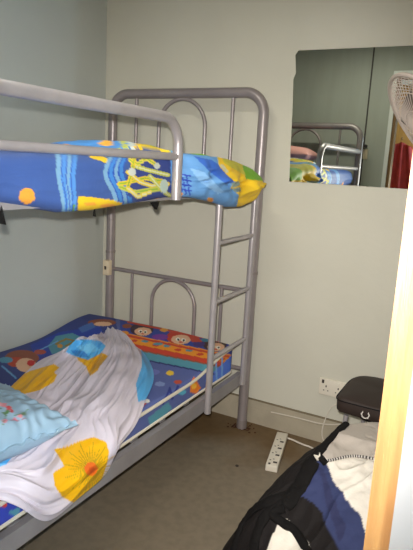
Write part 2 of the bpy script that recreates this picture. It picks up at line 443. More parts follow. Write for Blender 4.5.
sh += [('e', ORG, 178, 159, 3.5, 3.2), ('p', ORG, [(172, 188), (183, 193), (181, 198), (172, 198)]), ('e', ORG, 210, 200, 3, 2.5)]
sh += [('p', (60, 110, 205), [(194, 156), (212, 160), (228, 172), (236, 182), (226, 184), (210, 172)]), ('p', (140, 190, 240), [(190, 168), (204, 172), (224, 192), (218, 194), (200, 182)]),
       ('p', YE, [(216, 150), (240, 152), (270, 178), (266, 196), (252, 207), (236, 210), (239, 195), (230.5, 188), (235, 182), (227, 175), (219, 166)]),
       ('p', GRN, [(188, 146), (240, 150), (262, 172), (264, 181), (246, 179), (242, 164), (226, 158), (190, 154)]),
       ('p', (206, 196, 60), [(222, 156), (240, 161), (246, 176), (236, 170), (224, 163)]),
       ('p', (150, 170, 160), [(231, 183), (239, 181), (240, 185), (233, 188)]), ('p', (130, 150, 150), [(232, 189), (240, 187), (241, 191), (236, 193)]), ('p', (214, 210, 170), [(219, 165), (223, 164), (229, 172), (226, 173)])]
up = pattern(sh, BL)
def up_col(P):
    u, v = pix(P)
    if P.x > .80 or (u > -5 and P.x > .5): return up(u, v)
    k = nz(P.x*6, P.y*4, 4)                            # the hidden middle of the bed carries the same print
    return YE if k > .38 else (LB if k > .12 else BL)
paint(sheet, up_col)
m = sheet.modifiers.new('s', 'SOLIDIFY'); m.thickness = .003; m.offset = -1
sk = BM(); p = on(154, 203.5, 0, 1.01)
prism(sk, [p+np.array((0, .022, .008)), p+np.array((0, -.030, .006)), p+np.array((0, .004, -.022))], (.012, 0, 0))
tag(obj('black_strap', sk, M['black'], None, False), 'black strap end poking out under the upper bunk sheet', 'strap')
for (u, v), lb in (((2, 220), 'black strap end hanging at the far left under the upper bunk'), ((95, 215), 'tiny black thread hanging from the yellow fish on the upper sheet')):
    p = on(u, v, 0, 1.0); sz = 1. if u < 10 else .45
    sk = BM(); prism(sk, [p+np.array((0, .014, -.014))*sz, p+np.array((0, -.012, -.008))*sz, p+np.array((0, -.010, .018))*sz, p+np.array((0, .0, .04))*(1 if sz == 1 else .6)], (-.004, 0, 0))
    tag(obj('black_strap', sk, M['black'], None, False), lb, 'strap')
pp = thing('pillow', 'pink pillow on the upper bunk against the end frame, seen in the mirror', 'pillow', (.55, -1.72, 1.45))
def cushion(cx, cy, cz, lx, ly, h, rot, tilt=0, n=40, flange=0, pw=.55, rip=0):
    top, bot = [], []
    Rm = Matrix.Rotation(rot, 3, 'Z') @ Matrix.Rotation(tilt, 3, 'Y')
    for sgn, L_ in ((1, top), (-1, bot)):
        for i in range(n+1):
            row = []
            for j in range(n+1):
                a, b = 2*i/n-1, 2*j/n-1
                f = max(0, (1-abs(a/(1-flange))**3.2 if abs(a) < 1-flange else 0))*max(0, (1-abs(b/(1-flange))**3.2 if abs(b) < 1-flange else 0))
                pin = 1-.05*(1-abs(a))*0-.06*(abs(a)**2)*(1-b*b)*0
                x = a*lx/2*(1-.07*(1-b*b)*abs(a)**4*0-.06*(1-abs(b)**2)*(abs(a)**3)); y = b*ly/2*(1-.06*(1-abs(a)**2)*(abs(b)**3))
                z = sgn*(h/2*f**pw+.0015)+rip*(math.sin(a*34+4*nz(a*3, b*3, 7))*max(abs(b)-.45, 0)+math.sin(b*40+4*nz(a*3, b*3, 9))*max(abs(a)-.45, 0)+1.2*(.5-abs(nz(a*3, b*5, 3))))*(sgn > 0)+.006*nz(a*3+cx, b*3, sgn)*f
                row.append(tuple(Vector((cx, cy, cz))+Rm @ Vector((x, y, z))))
            L_.append(row)
    bm = grid(top); b2 = grid([r[::-1] for r in bot])
    me = bpy.data.meshes.new('t'); b2.to_mesh(me); b2.free(); bm.from_mesh(me); bpy.data.meshes.remove(me)
    bmesh.ops.remove_doubles(bm, verts=bm.verts, dist=.0035) if False else None
    # stitch rims
    be = [e for e in bm.edges if e.is_boundary]
    bmesh.ops.bridge_loops(bm, edges=be)
    return bm
obj('pillowcase', cushion(.50, -1.70, 1.515, .52, .34, .13, 0, 0), M['pink'], pp)

# ------------------------------------------------------------------ lower bunk: printed mattress
lm = thing('mattress', 'cartoon printed mattress with cream piping on the lower bunk', 'mattress', (.52, -1.0, .325))
XE = lambda y: 1.004-.012*(y+.2)/-1.7-(.07-math.sqrt(max(0, .07**2-max(0, .07-(Yf-y))**2)))            # front edge wanders with the side rail
Yf, Yr = -.125, -1.90
ZT = lambda y: .428+.052*sstep(-.62, -.22, y)
ZB = lambda y: .328-.004*sstep(-.6, -.2, y)
rows = []; NA, NB = 420, 300
for j in range(NB+1):
    y = Yf+(Yr-Yf)*j/NB; row = []
    e = sstep(0, .05, Yf-y)*sstep(0, .05, y-Yr); e = math.sqrt(e) if e > 0 else 0
    xf = XE(y); xb = .02
    for i in range(NA+1):
        zt0 = ZT(y); zb = ZB(y); w_, h_ = xf-xb, zt0-zb; rc = .022+.02*(1-e)
        per = 2*(w_+h_); d = per*i/NA                      # walk: up the wall side, over the top, down the front, back under
        if d < h_: X, Z = 0, d
        elif d < h_+w_: X, Z = d-h_, h_
        elif d < 2*h_+w_: X, Z = w_, h_-(d-h_-w_)
        else: X, Z = w_-(d-2*h_-w_), 0
        for cx0, cz0, qx, qz in ((rc, rc, -1, -1), (rc, h_-rc, -1, 1), (w_-rc, h_-rc, 1, 1), (w_-rc, rc, 1, -1)):
            ax, az = (X-cx0)*qx, (Z-cz0)*qz
            if ax > 0 and az > 0:
                m_ = max(ax, az); l_ = math.hypot(ax, az); X, Z = cx0+qx*ax/l_*m_, cz0+qz*az/l_*m_
        q_ = X/w_; Zc = Z-h_/2
        if Zc > 0: Z += (Zc/(h_/2))*(.012*math.sin(math.pi*q_)+.004*nz(q_*4, y*5))
        x = xb+X; z = zb+h_/2+(Z-h_/2)*(.5+.5*e)
        row.append((x, y, z))
    rows.append(row)
bm = grid(rows); bmesh.ops.remove_doubles(bm, verts=bm.verts, dist=1e-6); bmesh.ops.holes_fill(bm, edges=[e for e in bm.edges if e.is_boundary])
body = obj('cover', bm, M['print'], lm)
NV, RD, TL, PE, BR = (52, 66, 132), (204, 66, 46), (84, 150, 170), (232, 186, 150), (146, 80, 56)
VI = (88, 102, 162)
sh = []
def face(cx, cy, r, hair, tilt=.25, fl=.55):
    out = [('e', hair, cx-.15*r, cy-.28*r, r*1.55, r*.85*fl/.55), ('e', PE, cx, cy, r*1.15, r*fl), ('e', (255, 250, 240), cx-.35*r, cy-.02*r, r*.26, r*.20), ('e', (255, 250, 240), cx+.3*r, cy+.06*r, r*.26, r*.20),
           ('e', (40, 24, 20), cx-.33*r, cy, r*.14, r*.14), ('e', (40, 24, 20), cx+.32*r, cy+.08*r, r*.14, r*.14), ('e', (206, 60, 46), cx-.05*r, cy+.30*r, r*.22, r*.09)]
    return out
# right part, bands run across the bed
def band(v0, v1, s, col, u0=120, u1=240, sl=.205): return ('p', col, [(u0, v0+(u0-140)*sl), (u1, v0+(u1-140)*sl), (u1, v1+(u1-140)*sl), (u0, v1+(u0-140)*sl)])
sh += [band(318, 326, 0, BR), band(324, 339, 0, (44, 70, 160)), band(336, 346, 0, (236, 150, 40)), band(345, 349.5, 0, RD), band(349.5, 351, 0, BR), band(351, 359, 0, TL), band(359, 420, 0, VI)]
for k in range(9): sh.append(('e', TL if k % 2 else RD, 134+11*k, 341+(134+11*k-140)*.205-(.8 if k % 2 else -1.), 3.6, 1.3))
sh.append(('l', RD, 2, [(120, 338-4), (240, 338.5+20.5)]))
sh += face(143, 331.5, 7.5, (60, 40, 60)) + face(181, 339.5, 8.5, (196, 60, 36)) + face(216, 347, 7.5, (70, 44, 40))
sh += [('e', (120, 60, 160), 160, 337, 8, 3), ('e', (70, 50, 120), 199, 344, 6, 3)]
sh += [('e', (238, 200, 60), 170, 373, 4, 2.5), ('e', TL, 186, 366, 10, 2.4), ('p', (240, 130, 34), [(190, 384), (194, 376), (198, 383), (201, 388), (196, 394), (190, 392)]), ('e', (250, 190, 60), 194, 386, 2.4, 3),
       ('p', RD, [(128, 408), (142, 398), (150, 400), (136, 414), (126, 418)]), ('e', (245, 240, 230), 146, 401, 4, 2), ('e', (220, 100, 40), 122, 421, 6, 6), ('e', PE, 138, 404, 4, 2.4),
       ('l', (36, 50, 130), 2.2, [(163, 404), (170, 388), (172, 399), (178, 386)]), ('p', TL, [(148, 418), (168, 402), (172, 408), (150, 428)]), ('e', (90, 180, 210), 182, 392, 4, 3),
       ('p', (80, 120, 220), [(205, 380), (232, 355), (232, 382), (214, 392)]), ('l', (120, 170, 230), 1.6, [(216, 362), (217, 384)]), ('l', (120, 170, 230), 1.6, [(222, 358), (222, 380)])]
# left part
sh += [('p', NV, [(-40, 300), (112, 300), (120, 345), (128, 360), (90, 400), (-40, 430)]), ('p', (38, 66, 168), [(30, 345), (60, 332), (100, 326), (104, 334), (72, 352), (40, 366)]),
       ('p', TL, [(48, 346), (56, 336), (72, 333), (84, 338), (74, 346), (62, 352), (52, 354)]), ('l', (150, 130, 60), 2, [(56, 344), (66, 339), (75, 341), (66, 346)]),
       ('e', BR, 102, 322.5, 14, 3.4), ('e', PE, 103, 324, 9, 2.2), ('e', RD, 90, 327, 4, 2), ('e', (70, 120, 210), 70, 356, 12, 3),
       ('e', BR, 22, 358, 17, 8), ('e', (190, 70, 40), 16, 362, 9, 5), ('e', PE, 26, 365, 10, 7), ('e', (206, 40, 40), 31, 363, 4, 3), ('l', (110, 170, 220), 1.6, [(2, 366), (16, 378)]), ('l', (110, 170, 220), 1.2, [(36, 352), (58, 341)]),
       ('e', (96, 60, 150), 46, 360, 6, 3)]
# under the sheet's hanging corner
sh += [('l', RD, 1.6, [(128, 322), (228, 343)]), ('e', (236, 150, 40), 124, 333, 5, 2), ('e', TL, 158, 344, 5, 1.4), ('p', (196, 70, 50), [(188, 335), (198, 337), (203, 342), (192, 342)]),
       ('e', (60, 130, 160), 206, 340, 5, 2), ('e', (230, 160, 60), 164, 330, 4, 2), ('e', BR, 127, 326, 5, 2.2), ('l', (40, 50, 110), 1.4, [(150, 361), (190, 369), (214, 374)]),
       ('e', (110, 120, 190), 152, 372, 8, 3), ('e', (196, 80, 60), 178, 382, 4, 2), ('e', (130, 150, 200), 160, 384, 5, 2.4),
       ('e', (210, 150, 60), 60, 346, 3, 2), ('p', (70, 110, 180), [(78, 328), (92, 322), (96, 327), (82, 333)]), ('e', (180, 80, 60), 40, 352, 6, 2.4), ('e', (84, 150, 180), 6, 360, 7, 3)]
sh += [('p', (52, 70, 180), [(-10, 486), (40, 500), (20, 535), (-10, 540)]), ('p', RD, [(-2, 497), (8, 500), (6, 508), (-2, 505)]), ('p', TL, [(8, 512), (22, 506), (16, 518)])]
lp = pattern(sh, VI)
def lo_col(P):
    u, v = pix(P)
    if P.z < .34 : return VI
    return lp(u, v)
paint(body, lo_col)
def edge_path(top):
    pts = []
    for y in np.linspace(Yf-.03, Yr+.03, 60):
        pts.append((XE(y)-.001+.001, y, (ZT(y)-.012) if top else (ZB(y)+.012)))
    return pts
obj('piping', tubes((edge_path(True), .0075), n=8), M['piping'], lm)
obj('piping', tubes((edge_path(False), .0065), n=8), M['piping'], lm)

# ------------------------------------------------------------------ white satin sheet with sunflowers, crumpled on the lower bunk
ZS = .462; XS = 1.048
def unroll(P): return (P[0], P[1]) if True else None
def top_px(u, v, z=ZS+.02):
    p = on(u, v, 2, z); return np.array((p[0], p[1]))
def front_px(u, v):
    p = on(u, v, 0, XS+.006); return np.array((XS-.02+(ZS-p[2])-.015, p[1]))
ctl = [
 (top_px(92, 334), top_px(119, 329)),
 (top_px(70, 346), top_px(142, 346)),
 (top_px(42, 355), top_px(154, 372)),
 (top_px(16, 377), top_px(138, 408)),
 (top_px(2, 390), front_px(119, 446)),
 (top_px(-25, 405), front_px(104, 474)),
 (top_px(-50, 425), front_px(78, 497)),
 (top_px(-60, 440), front_px(46, 520)),
 (top_px(-70, 455), front_px(18, 506)),
 (top_px(-80, 470), front_px(-8, 486)),
]
Lp = smooth_path([(*c[0], 0) for c in ctl], 40); Rp = smooth_path([(*c[1], 0) for c in ctl], 40)
BX = top_px(84, 348)
rows = []; NSs = 260
for i, (a, b) in enumerate(zip(Lp, Rp)):
    t = i/(len(Lp)-1); row = []
    for j in range(NSs+1):
        s = j/NSs; q = a.lerp(b, s)
        xu, y = q.x, q.y
        def rg(k, kk, sd): return 1-min(1, abs(nz(s*k+.5*nz(s*2, t*3, 4), t*kk, sd))*2.4)
        bump = .036*rg(5.5, 1.5, 8.1)**1.4+.016*rg(13, 3.2, 3.3)**1.3+.005*rg(22, 9, 5.7)+.008*nz(xu*7, y*7, 2)
        bump += .030*math.exp(-((s-.62)/.2)**2)*sstep(.9, .2, t)
        ed = min(s*1.3, (1-s)*1.6, t*5, 1)*6; ed = min(1, max(.10, ed))
        lump = (.035+.020*rg(30, 30, 2.2))*math.exp(-((xu-BX[0])/.085)**2-((y-BX[1])/.10)**2)
        h = .010+bump*ed
        d = xu-(XS-.02)
        if d < -.05: P = (xu, y, ZS-.015+h+lump)
        elif d < .05:
            f = (d+.05)/.1; aa = f*math.pi/2
            P = (XS-.07+.055*math.sin(aa)*1.2+h*math.sin(aa), y, ZS-.015-.05*(1-math.cos(aa))+h*math.cos(aa))
        else: P = (XS-.004+h*.8+.006, y, ZS-.065-(d-.05))
        row.append(P)
    rows.append(row)
ss = obj('sunflower_sheet', grid(rows), M['satin'])
tag(ss, 'white satin sheet with yellow sunflowers crumpled on the lower bunk', 'bed sheet')
WS = (212, 204, 216); SY = (236, 178, 14)
fc = (91, 469); 
sh = [('p', SY, [(4, 392), (14, 378), (30, 371), (54, 364), (60, 368), (54, 382), (40, 390), (24, 394)]), ('p', WS, [(54, 372), (68, 361), (74, 370), (62, 380)]),
      ('p', SY, [(74, 352), (86, 356), (100, 352), (108, 356), (100, 366), (90, 376), (86, 366), (78, 360)]), ('p', (220, 160, 20), [(92, 362), (106, 354), (98, 370), (92, 375)]),
      ('p', (90, 178, 236), [(66, 352), (72, 340), (86, 339), (100, 341), (106, 346), (100, 354), (88, 360), (74, 356)]), ('p', (120, 200, 245), [(76, 346), (92, 343), (100, 350), (86, 354)]), ('p', (60, 140, 215), [(70, 350), (84, 351), (90, 358), (76, 356)]),
      ('p', (84, 176, 236), [(141, 345), (156, 368), (164, 386), (150, 398), (138, 402), (136, 384), (142, 366)]),
      ('p', (84, 176, 236), [(-5, 459), (12, 457), (6, 465), (-5, 468)])]
pet = []
ctrs = [(54, 449), (66, 447), (80, 441), (94, 437), (106, 442), (109, 452), (107, 464), (103, 476), (97, 488), (88, 496), (74, 503), (62, 497), (55, 486), (53, 473), (64, 466), (60, 458)]
sh.append(('p', SY, ctrs))
for k in range(38):
    a = k/38*6.283; L0 = 5; L1 = 17+5*(k % 3)
    sh.append(('l', (186, 150, 24), .9, [(fc[0]+L0*math.cos(a), fc[1]+L0*math.sin(a)), (fc[0]+L1*math.cos(a), fc[1]+L1*math.sin(a))]))
sh.append(('e', (236, 110, 30), fc[0], fc[1], 6.5, 7)); sh.append(('e', (220, 84, 24), fc[0]+1, fc[1]+1, 3, 3.2))
wp = pattern(sh, WS)
paint(ss, lambda P: wp(*pix(P)))
m = ss.modifiers.new('s', 'SOLIDIFY'); m.thickness = .003; m.offset = -1

# ------------------------------------------------------------------ pale blue pillow
c0 = on(79, 439, 2, .50); c1 = on(-2, 376, 2, .575); c2 = on(0, 460, 2, .500)
ex = np.array([c1[0]-c0[0], c1[1]-c0[1]]); ex /= np.linalg.norm(ex)
ey = np.array([c2[0]-c0[0], c2[1]-c0[1]]); ey /= np.linalg.norm(ey)
ang = math.atan2(ex[1], ex[0])
sgn = 1 if np.cross(np.append(ex, 0), np.append(ey, 0))[2] > 0 else -1
eyo = np.array([-ex[1], ex[0]])*sgn
LX, LY = .44, .62
cc = c0[:2]+ex*LX/2+eyo*LY/2
pb = thing('pillow', 'pale blue satin pillow with red embroidered flowers on the lower bunk', 'pillow', (cc[0], cc[1], .50))
pc = obj('pillowcase', cushion(cc[0], cc[1], .552, LX, LY, .16, ang, 0, 110, .06, .5, .011), M['satin'], pb)
PB = (148, 178, 200)
sh = []
for (x, y, r, c) in ((9, 408, 2.2, (206, 84, 88)), (4, 405, 2.2, (216, 140, 150)), (12, 411, 1.5, (190, 60, 70)), (0, 404, 2.2, (216, 160, 170)), (7, 412, 2, (90, 130, 80)), (15, 419, 1.4, (220, 120, 140)), (20, 416, 1.8, (226, 150, 160)), (5, 421, 1.8, (214, 130, 150)), (24, 414, 1.6, (120, 150, 120))):
    sh.append(('e', c, x, y, r*1.3, r))
sh += [('l', (96, 130, 96), .9, [(9, 410), (14, 416), (24, 413), (28, 409)]), ('l', (96, 130, 96), .9, [(0, 408), (6, 416), (3, 424)]), ('l', (150, 110, 130), .8, [(10, 420), (18, 421), (26, 418)])]
pbp = pattern(sh, PB)
paint(pc, lambda P: pbp(*pix(P)))

# ------------------------------------------------------------------ mirror
mr = thing('mirror', 'frameless wall mirror with chipped left edge, fixed flat on the back wall', 'mirror', (1.6, 0, 1.34))
ol = [on(u, v, 1, -.006) for u, v in ((289.3, 181.5), (290.5, 150), (292.5, 110), (293.4, 79), (296, 73), (295.4, 55), (298.5, 50.5))]
ol += [np.array((2.2, -.006, ol[-1][2]-.004)), np.array((2.2, -.006, 1.345))]
bm = BM(); prism(bm, [Vector((p[0], -.001, p[2])) for p in ol], (0, -.005, 0))
for f in bm.faces: f.material_index = 0 if abs(f.normal.y) > .9 or len(f.verts) > 4 else 1
o = obj('glass', bm, [M['mirror'], M['glassedge']], mr, False)

# ------------------------------------------------------------------ wall fan
fcx = at(438, 135, 1.84)
nc = np.array([-.775, -.617, .117])
nw = Vector(RR.T @ nc).normalized()                 # the way the fan faces: down towards the beds
fan = thing('wall_fan', 'white wire cage wall fan beside the mirror at the right', 'fan', (RX-.01, fcx[1]+.05, fcx[2]+.1))
q = nw.to_track_quat('Z', 'Y').to_matrix(); FC = Vector(fcx)
def fl(x, y, z): return FC+q @ Vector((x, y, z))
RF = .242
def dome(h, name, nw_=62, w=.0015):
    bm = BM()
    for k in range(nw_):
        a = 2*math.pi*k/nw_
        pts = []
        for s in np.linspace(0, 1, 8):
            r = RF-(RF-.035)*s; z = h*(1-((r-.03)/(RF-.03))**2.4)
            tw = a+.25*s*(1 if h > 0 else -1)
            pts.append(fl(r*math.cos(tw), r*math.sin(tw), z))
        tube(bm, pts, w, 5)
    for rr in (.185, .12):
        z = h*(1-((rr-.03)/(RF-.03))**2.4)
        tube(bm, [fl(rr*math.cos(a), rr*math.sin(a), z) for a in np.linspace(0, 6.283, 48, endpoint=False)], .002, 6, True)
    return obj(name, bm, M['fan'], fan)
dome(.032, 'front_grille'); dome(-.075, 'rear_grille')
bm = BM(); tube(bm, [fl(RF*math.cos(a), RF*math.sin(a), 0) for a in np.linspace(0, 6.283, 64, endpoint=False)], .0075, 8, True); obj('rim', bm, M['fan'], fan)
bm = BM(); tube(bm, [fl(0, 0, .031), fl(0, 0, .042)], .040, 24); obj('centre_badge', bm, M['fan'], fan)
bm = BM(); tube(bm, [fl(0, 0, -.03), fl(0, 0, .03)], [.035, .028], 20); hub = obj('hub', bm, M['fanblade'], fan)
for k in range(3):
    P = []
    for s in np.linspace(0, 1, 8):
        row = []
        for e in np.linspace(-1, 1, 7):
            r = .03+.14*s; a = k*2.094+e*(.30+.28*math.sin(s*2.4)); row.append(fl(r*math.cos(a), r*math.sin(a), .022*e))
        P.append(row)
    o = obj('blade', grid(P), M['fanblade'], hub); mm = o.modifiers.new('s', 'SOLIDIFY'); mm.thickness = .002
bm = BM(); tube(bm, [fl(0, 0, -.075), fl(0, 0, -.09), fl(0, 0, -.17), fl(0, 0, -.19)], [.045, .06, .055, .03], 24); obj('motor_housing', bm, M['fan'], fan)
mo = fl(0, 0, -.15)
bm = BM(); tube(bm, fillet([mo, (mo.x+.02, mo.y, mo.z-.11), (RX-.02, mo.y, mo.z-.11)], .03, 6), .016, 12); box(bm, RX-.022, RX, mo.y-.05, mo.y+.05, mo.z-.18, mo.z-.04, bev=.006); obj('wall_bracket', bm, M['fan'], fan)

# ------------------------------------------------------------------ sockets and leads
so = thing('wall_socket', 'double wall socket with switches above the skirting behind the black bag', 'socket', (1.49, 0, .26))
a = on(320.5, 377.5, 1, 0); b = on(346.5, 386, 1, 0)
sx0, sx1 = a[0], b[0]; sz1 = a[2]+.004; sz0 = sz1-.088
fp = obj('face_plate', boxes((sx0, sx1, -.013, 0, sz0, sz1), bev=.003), M['plastic'], so)
w = (sx1-sx0)
for k in (0, 1):
    cx = sx0+w*(.27+.46*k)
    obj('socket_holes', boxes((cx-.003, cx+.003, -.0138, -.012, sz0+.044, sz0+.054), (cx-.014, cx-.008, -.0138, -.012, sz0+.024, sz0+.029), (cx+.008, cx+.014, -.0138, -.012, sz0+.024, sz0+.029)), M['slot'], fp, False)
    cx = sx0+w*(.14+.62*k)
    obj('switch', boxes((cx-.006, cx+.006, -.017, -.012, sz1-.024, sz1-.006), bev=.001), M['slot'] if k == 0 else M['plastic'], fp)
ps = thing('power_strip', 'long cream power strip lying on the floor by the wall', 'power strip', (1.31, -.23, 0))
p0, p1 = on(282.5, 434.5, 2, .02), on(271.3, 468, 2, .02)
d = (p1-p0); Ln = np.linalg.norm(d[:2]); th = math.atan2(d[1], d[0]); hw = .029
def psx(l, wv, z): return Vector((p0[0]+l*math.cos(th)-wv*math.sin(th), p0[1]+l*math.sin(th)+wv*math.cos(th), z))
def psbox(bm, l0, l1, w0, w1, z0, z1, bev=0):
    box(bm, l0, l1, w0, w1, z0, z1, bev)
bm = BM(); psbox(bm, 0, Ln, -hw, hw, 0, .032, .004); bm.transform(Matrix.Translation((p0[0], p0[1], 0)) @ Matrix.Rotation(th, 4, 'Z')); pcs = obj('case', bm, M['plastic'], ps)
for k in range(4):
    bm = BM(); l = Ln*(.30+.20*k)
    box(bm, l-.006, l+.006, .002, .021, .0315, .0335)
    box(bm, l-.030, l-.026, -.004, .004, .0315, .033); box(bm, l-.018, l-.013, -.018, -.010, .0315, .033) 
    bm.transform(Matrix.Translation((p0[0], p0[1], 0)) @ Matrix.Rotation(th, 4, 'Z')); obj('outlet_slots', bm, M['slot'], pcs, False)
bm = BM(); box(bm, Ln*.96-.008, Ln*.96+.004, -.018, -.008, .0315, .034); bm.transform(Matrix.Translation((p0[0], p0[1], 0)) @ Matrix.Rotation(th, 4, 'Z')); obj('switch', bm, M['slot'], pcs, False)
e = psx(.01, .018, .012)
obj('lead', tubes((smooth_path([e, on(293, 440, 2, .006), on(303, 444.5, 2, .006), on(314, 449, 2, .006), (1.62, -.20, .006)]), .0045), n=8), M['cable'], ps)
ch = thing('charger_lead', 'thin pale lead hanging from the wall socket to the floor', 'cable', (1.53, -.02, .25))
pg = on(343, 398, 1, -.02)
obj('plug', boxes((pg[0]-.014, pg[0]+.018, -.040, -.0135, pg[2]-.022, pg[2]+.012), bev=.004), M['plastic'], ch)
obj('lead', tubes((smooth_path([(pg[0], -.03, pg[2]-.01), on(331, 408, 1, -.04), on(325, 420, 1, -.05), on(322, 432, 1, -.06), on(324, 441, 1, -.07), on(331, 446, 1, -.08)]), .0028), n=8), M['cable'], ch)
wl = [on(271, 412, 1, -.02), on(296, 417.5, 1, -.02), on(318, 423, 1, -.02), on(330, 424.5, 1, -.02), on(342, 424, 1, -.025)]
tag(obj('wall_cable', tubes((smooth_path(wl), .0028), n=8), M['cable']), 'white cable run along the top of the skirting board', 'cable')

# ------------------------------------------------------------------ black bag on a metal stool
TB = 2.18
Zt = .485
st = thing('stool', 'grey metal legged stool under the black bag', 'stool', (1.86, -.50, 0))
f0, f1 = on(334.5, 398.5, 2, Zt), on(392, 413, 2, Zt)      # front edge of the bag's top
fx = (f1-f0); fx[2] = 0; fx /= np.linalg.norm(fx); fy = np.array((-fx[1], fx[0], 0))
bd = np.linalg.norm(f1-f0); bk = on(366, 372, 2, Zt+.015); depth = float((bk-f0) @ fy); depth = max(.18, min(.42, depth))
bag = thing('shoulder_bag', 'black flat rounded bag with white laurel emblem, resting on the stool', 'bag', tuple(f0+fx*.15+fy*depth/2-np.array((0, 0, .06))))
Wb = .36
def bagpt(u, v, side, k=1.):
    """u 0..1 along the front, v 0..1 front to back"""
    a, b = 2*u-1, 2*v-1
    x = Wb/2+Wb/2*a; y = depth/2+depth/2*b
    return x, y
rows = []
prof = [(0, -.058), (.5, -.058), (.96, -.058), (.985, -.052), (.995, -.03), (1, -.008), (.992, -.001), (.97, .004), (.9, .007), (.75, .011), (.5, .014), (.25, .015), (0, .015)]
for k, z in prof:
    row = []
    for j in range(97):
        a = 2*math.pi*j/96; ca, sa = math.cos(a), math.sin(a)
        e = .20 if sa < 0 else .55
        x = Wb/2+Wb/2*math.copysign(abs(ca)**e, ca)*k; y = depth/2+depth/2*math.copysign(abs(sa)**(.2 if sa < 0 else .55), sa)*k
        row.append(tuple(f0+fx*x+fy*y+np.array((0, 0, z+.004*nz(x*9, y*9, z)))))
    rows.append(row)
bm = grid(rows); bmesh.ops.remove_doubles(bm, verts=bm.verts, dist=1e-5)
bb = obj('body', bm, M['blackbag'], bag)
bm = BM(); pth = [f0+fx*(Wb/2+(Wb/2+.002)*math.copysign(abs(math.cos(a))**(.2 if math.sin(a) < 0 else .55), math.cos(a)))+fy*(depth/2+(depth/2+.002)*math.copysign(abs(math.sin(a))**(.2 if math.sin(a) < 0 else .55), math.sin(a)))+np.array((0, 0, -.004)) for a in np.linspace(0, 6.283, 90, endpoint=False)]
tube(bm, pth, .0025, 6, True); obj('seam_piping', bm, M['black'], bb)
lg = f0+fx*(float((on(366, 413, 2, Zt-.03)-f0) @ fx))+np.array((0, 0, -.034))-fy*.004
bm = BM()
for s in (-1, 1):
    for k in range(6):
        a = -1.35+k*.40; R0 = .0145
        c = lg+fx*(s*R0*math.cos(a))+np.array((0, 0, R0*math.sin(a)))
        dirv = fx*(s*-math.sin(a))+np.array((0, 0, math.cos(a))); out = fx*(s*math.cos(a))+np.array((0, 0, math.sin(a)))
        lf = (dirv*.7+out*(.6 if k % 2 else -.4)); lf /= np.linalg.norm(lf); sd = np.cross(lf, fy)
        prism(bm, [c-lf*.0045, c+sd*.0026, c+lf*.0055, c-sd*.0026], tuple(-fy*.002))
obj('laurel_emblem', bm, mat('emblem_white', (214, 208, 200), .6), bb, False)
zs = Zt-.06
ctrS = f0+fx*(Wb/2)+fy*(depth/2)
obj('seat', tubes(([(ctrS[0], ctrS[1], zs-.02), (ctrS[0], ctrS[1], zs)], .145), n=32), M['black'], st)
for k, (px_, py_) in enumerate(((.012, .012), (Wb-.05, .02), (.05, depth-.03), (Wb-.05, depth-.03))):
    t_ = f0+fx*(Wb/2+(px_-Wb/2)*.8)+fy*(depth/2+(py_-depth/2)*.8); b_ = f0+fx*px_+fy*py_
    obj('leg', tubes(([(t_[0], t_[1], zs-.018), (b_[0], b_[1], 0.004)], .010)), M['metal'], st)

# ------------------------------------------------------------------ jacket heaped over a hidden case
def rbf_height(ctl):
    C = np.array(ctl, float); n = len(C)
    def ph(r2): return np.where(r2 > 1e-12, .5*r2*np.log(r2+1e-12), 0)
    D = ((C[:, None, :2]-C[None, :, :2])**2).sum(-1)
    A = np.zeros((n+3, n+3)); A[:n, :n] = ph(D)+np.eye(n)*1e-4; A[:n, n] = 1; A[:n, n+1:] = C[:, :2]; A[n, :n] = 1; A[n+1:, :n] = C[:, :2].T
    w = np.linalg.solve(A, np.append(C[:, 2], [0, 0, 0]))
    def h(x, y):
        d = (C[:, 0]-x)**2+(C[:, 1]-y)**2
        return min(.445, float(ph(d) @ w[:n]+w[n]+w[n+1]*x+w[n+2]*y))
    return h
J = lambda u, v, t: tuple(at(u, v, t))
ctl = [J(340, 428, 2.13), J(356, 421, 2.13), J(376, 419, 2.12), J(400, 420, 2.10), J(430, 430, 2.08),
       J(322, 447, 2.04), J(350, 445, 2.03), J(376, 450, 1.99), J(410, 455, 1.96),
       J(312, 460, 1.98), J(335, 470, 1.93), J(362, 475, 1.88), J(400, 485, 1.84),
       J(303, 480, 1.93), J(325, 495, 1.85), J(350, 505, 1.79), J(390, 515, 1.74),
       J(286, 494, 1.93), J(305, 515, 1.84), J(330, 530, 1.75), J(360, 545, 1.67), J(390, 560, 1.62),
       J(268, 502, 1.92), J(270, 522, 1.87), J(290, 545, 1.78), J(320, 565, 1.68), J(350, 590, 1.58), J(380, 610, 1.52),
       J(268, 560, 1.76), J(290, 590, 1.66), J(310, 640, 1.52), J(340, 660, 1.46)]
foot = [(1.66, -.43), (1.60, -.53), (1.55, -.59), (1.49, -.64), (1.45, -.70), (1.42, -.80), (1.40, -.90), (1.40, -1.02), (1.43, -1.14), (1.49, -1.25), (1.57, -1.36), (1.66, -1.48), (1.80, -1.56), (2.0, -1.62)]
ctl += [(x, y, -.01) for x, y in foot]
ctl += [(2.25, -.55, .38), (2.25, -.9, .40), (2.25, -1.2, .36), (2.25, -1.5, .1)]
hj = rbf_height(ctl)
x0, x1, y0, y1, st_ = 1.34, 2.26, -1.70, -.40, .0044
nx, ny = int((x1-x0)/st_), int((y1-y0)/st_)
bm = BM(); V = {}
HH = {}
def backcut(x, y):                                    # how far a point lies past the draped rear edge
    return y-(-.52-.0*(x))
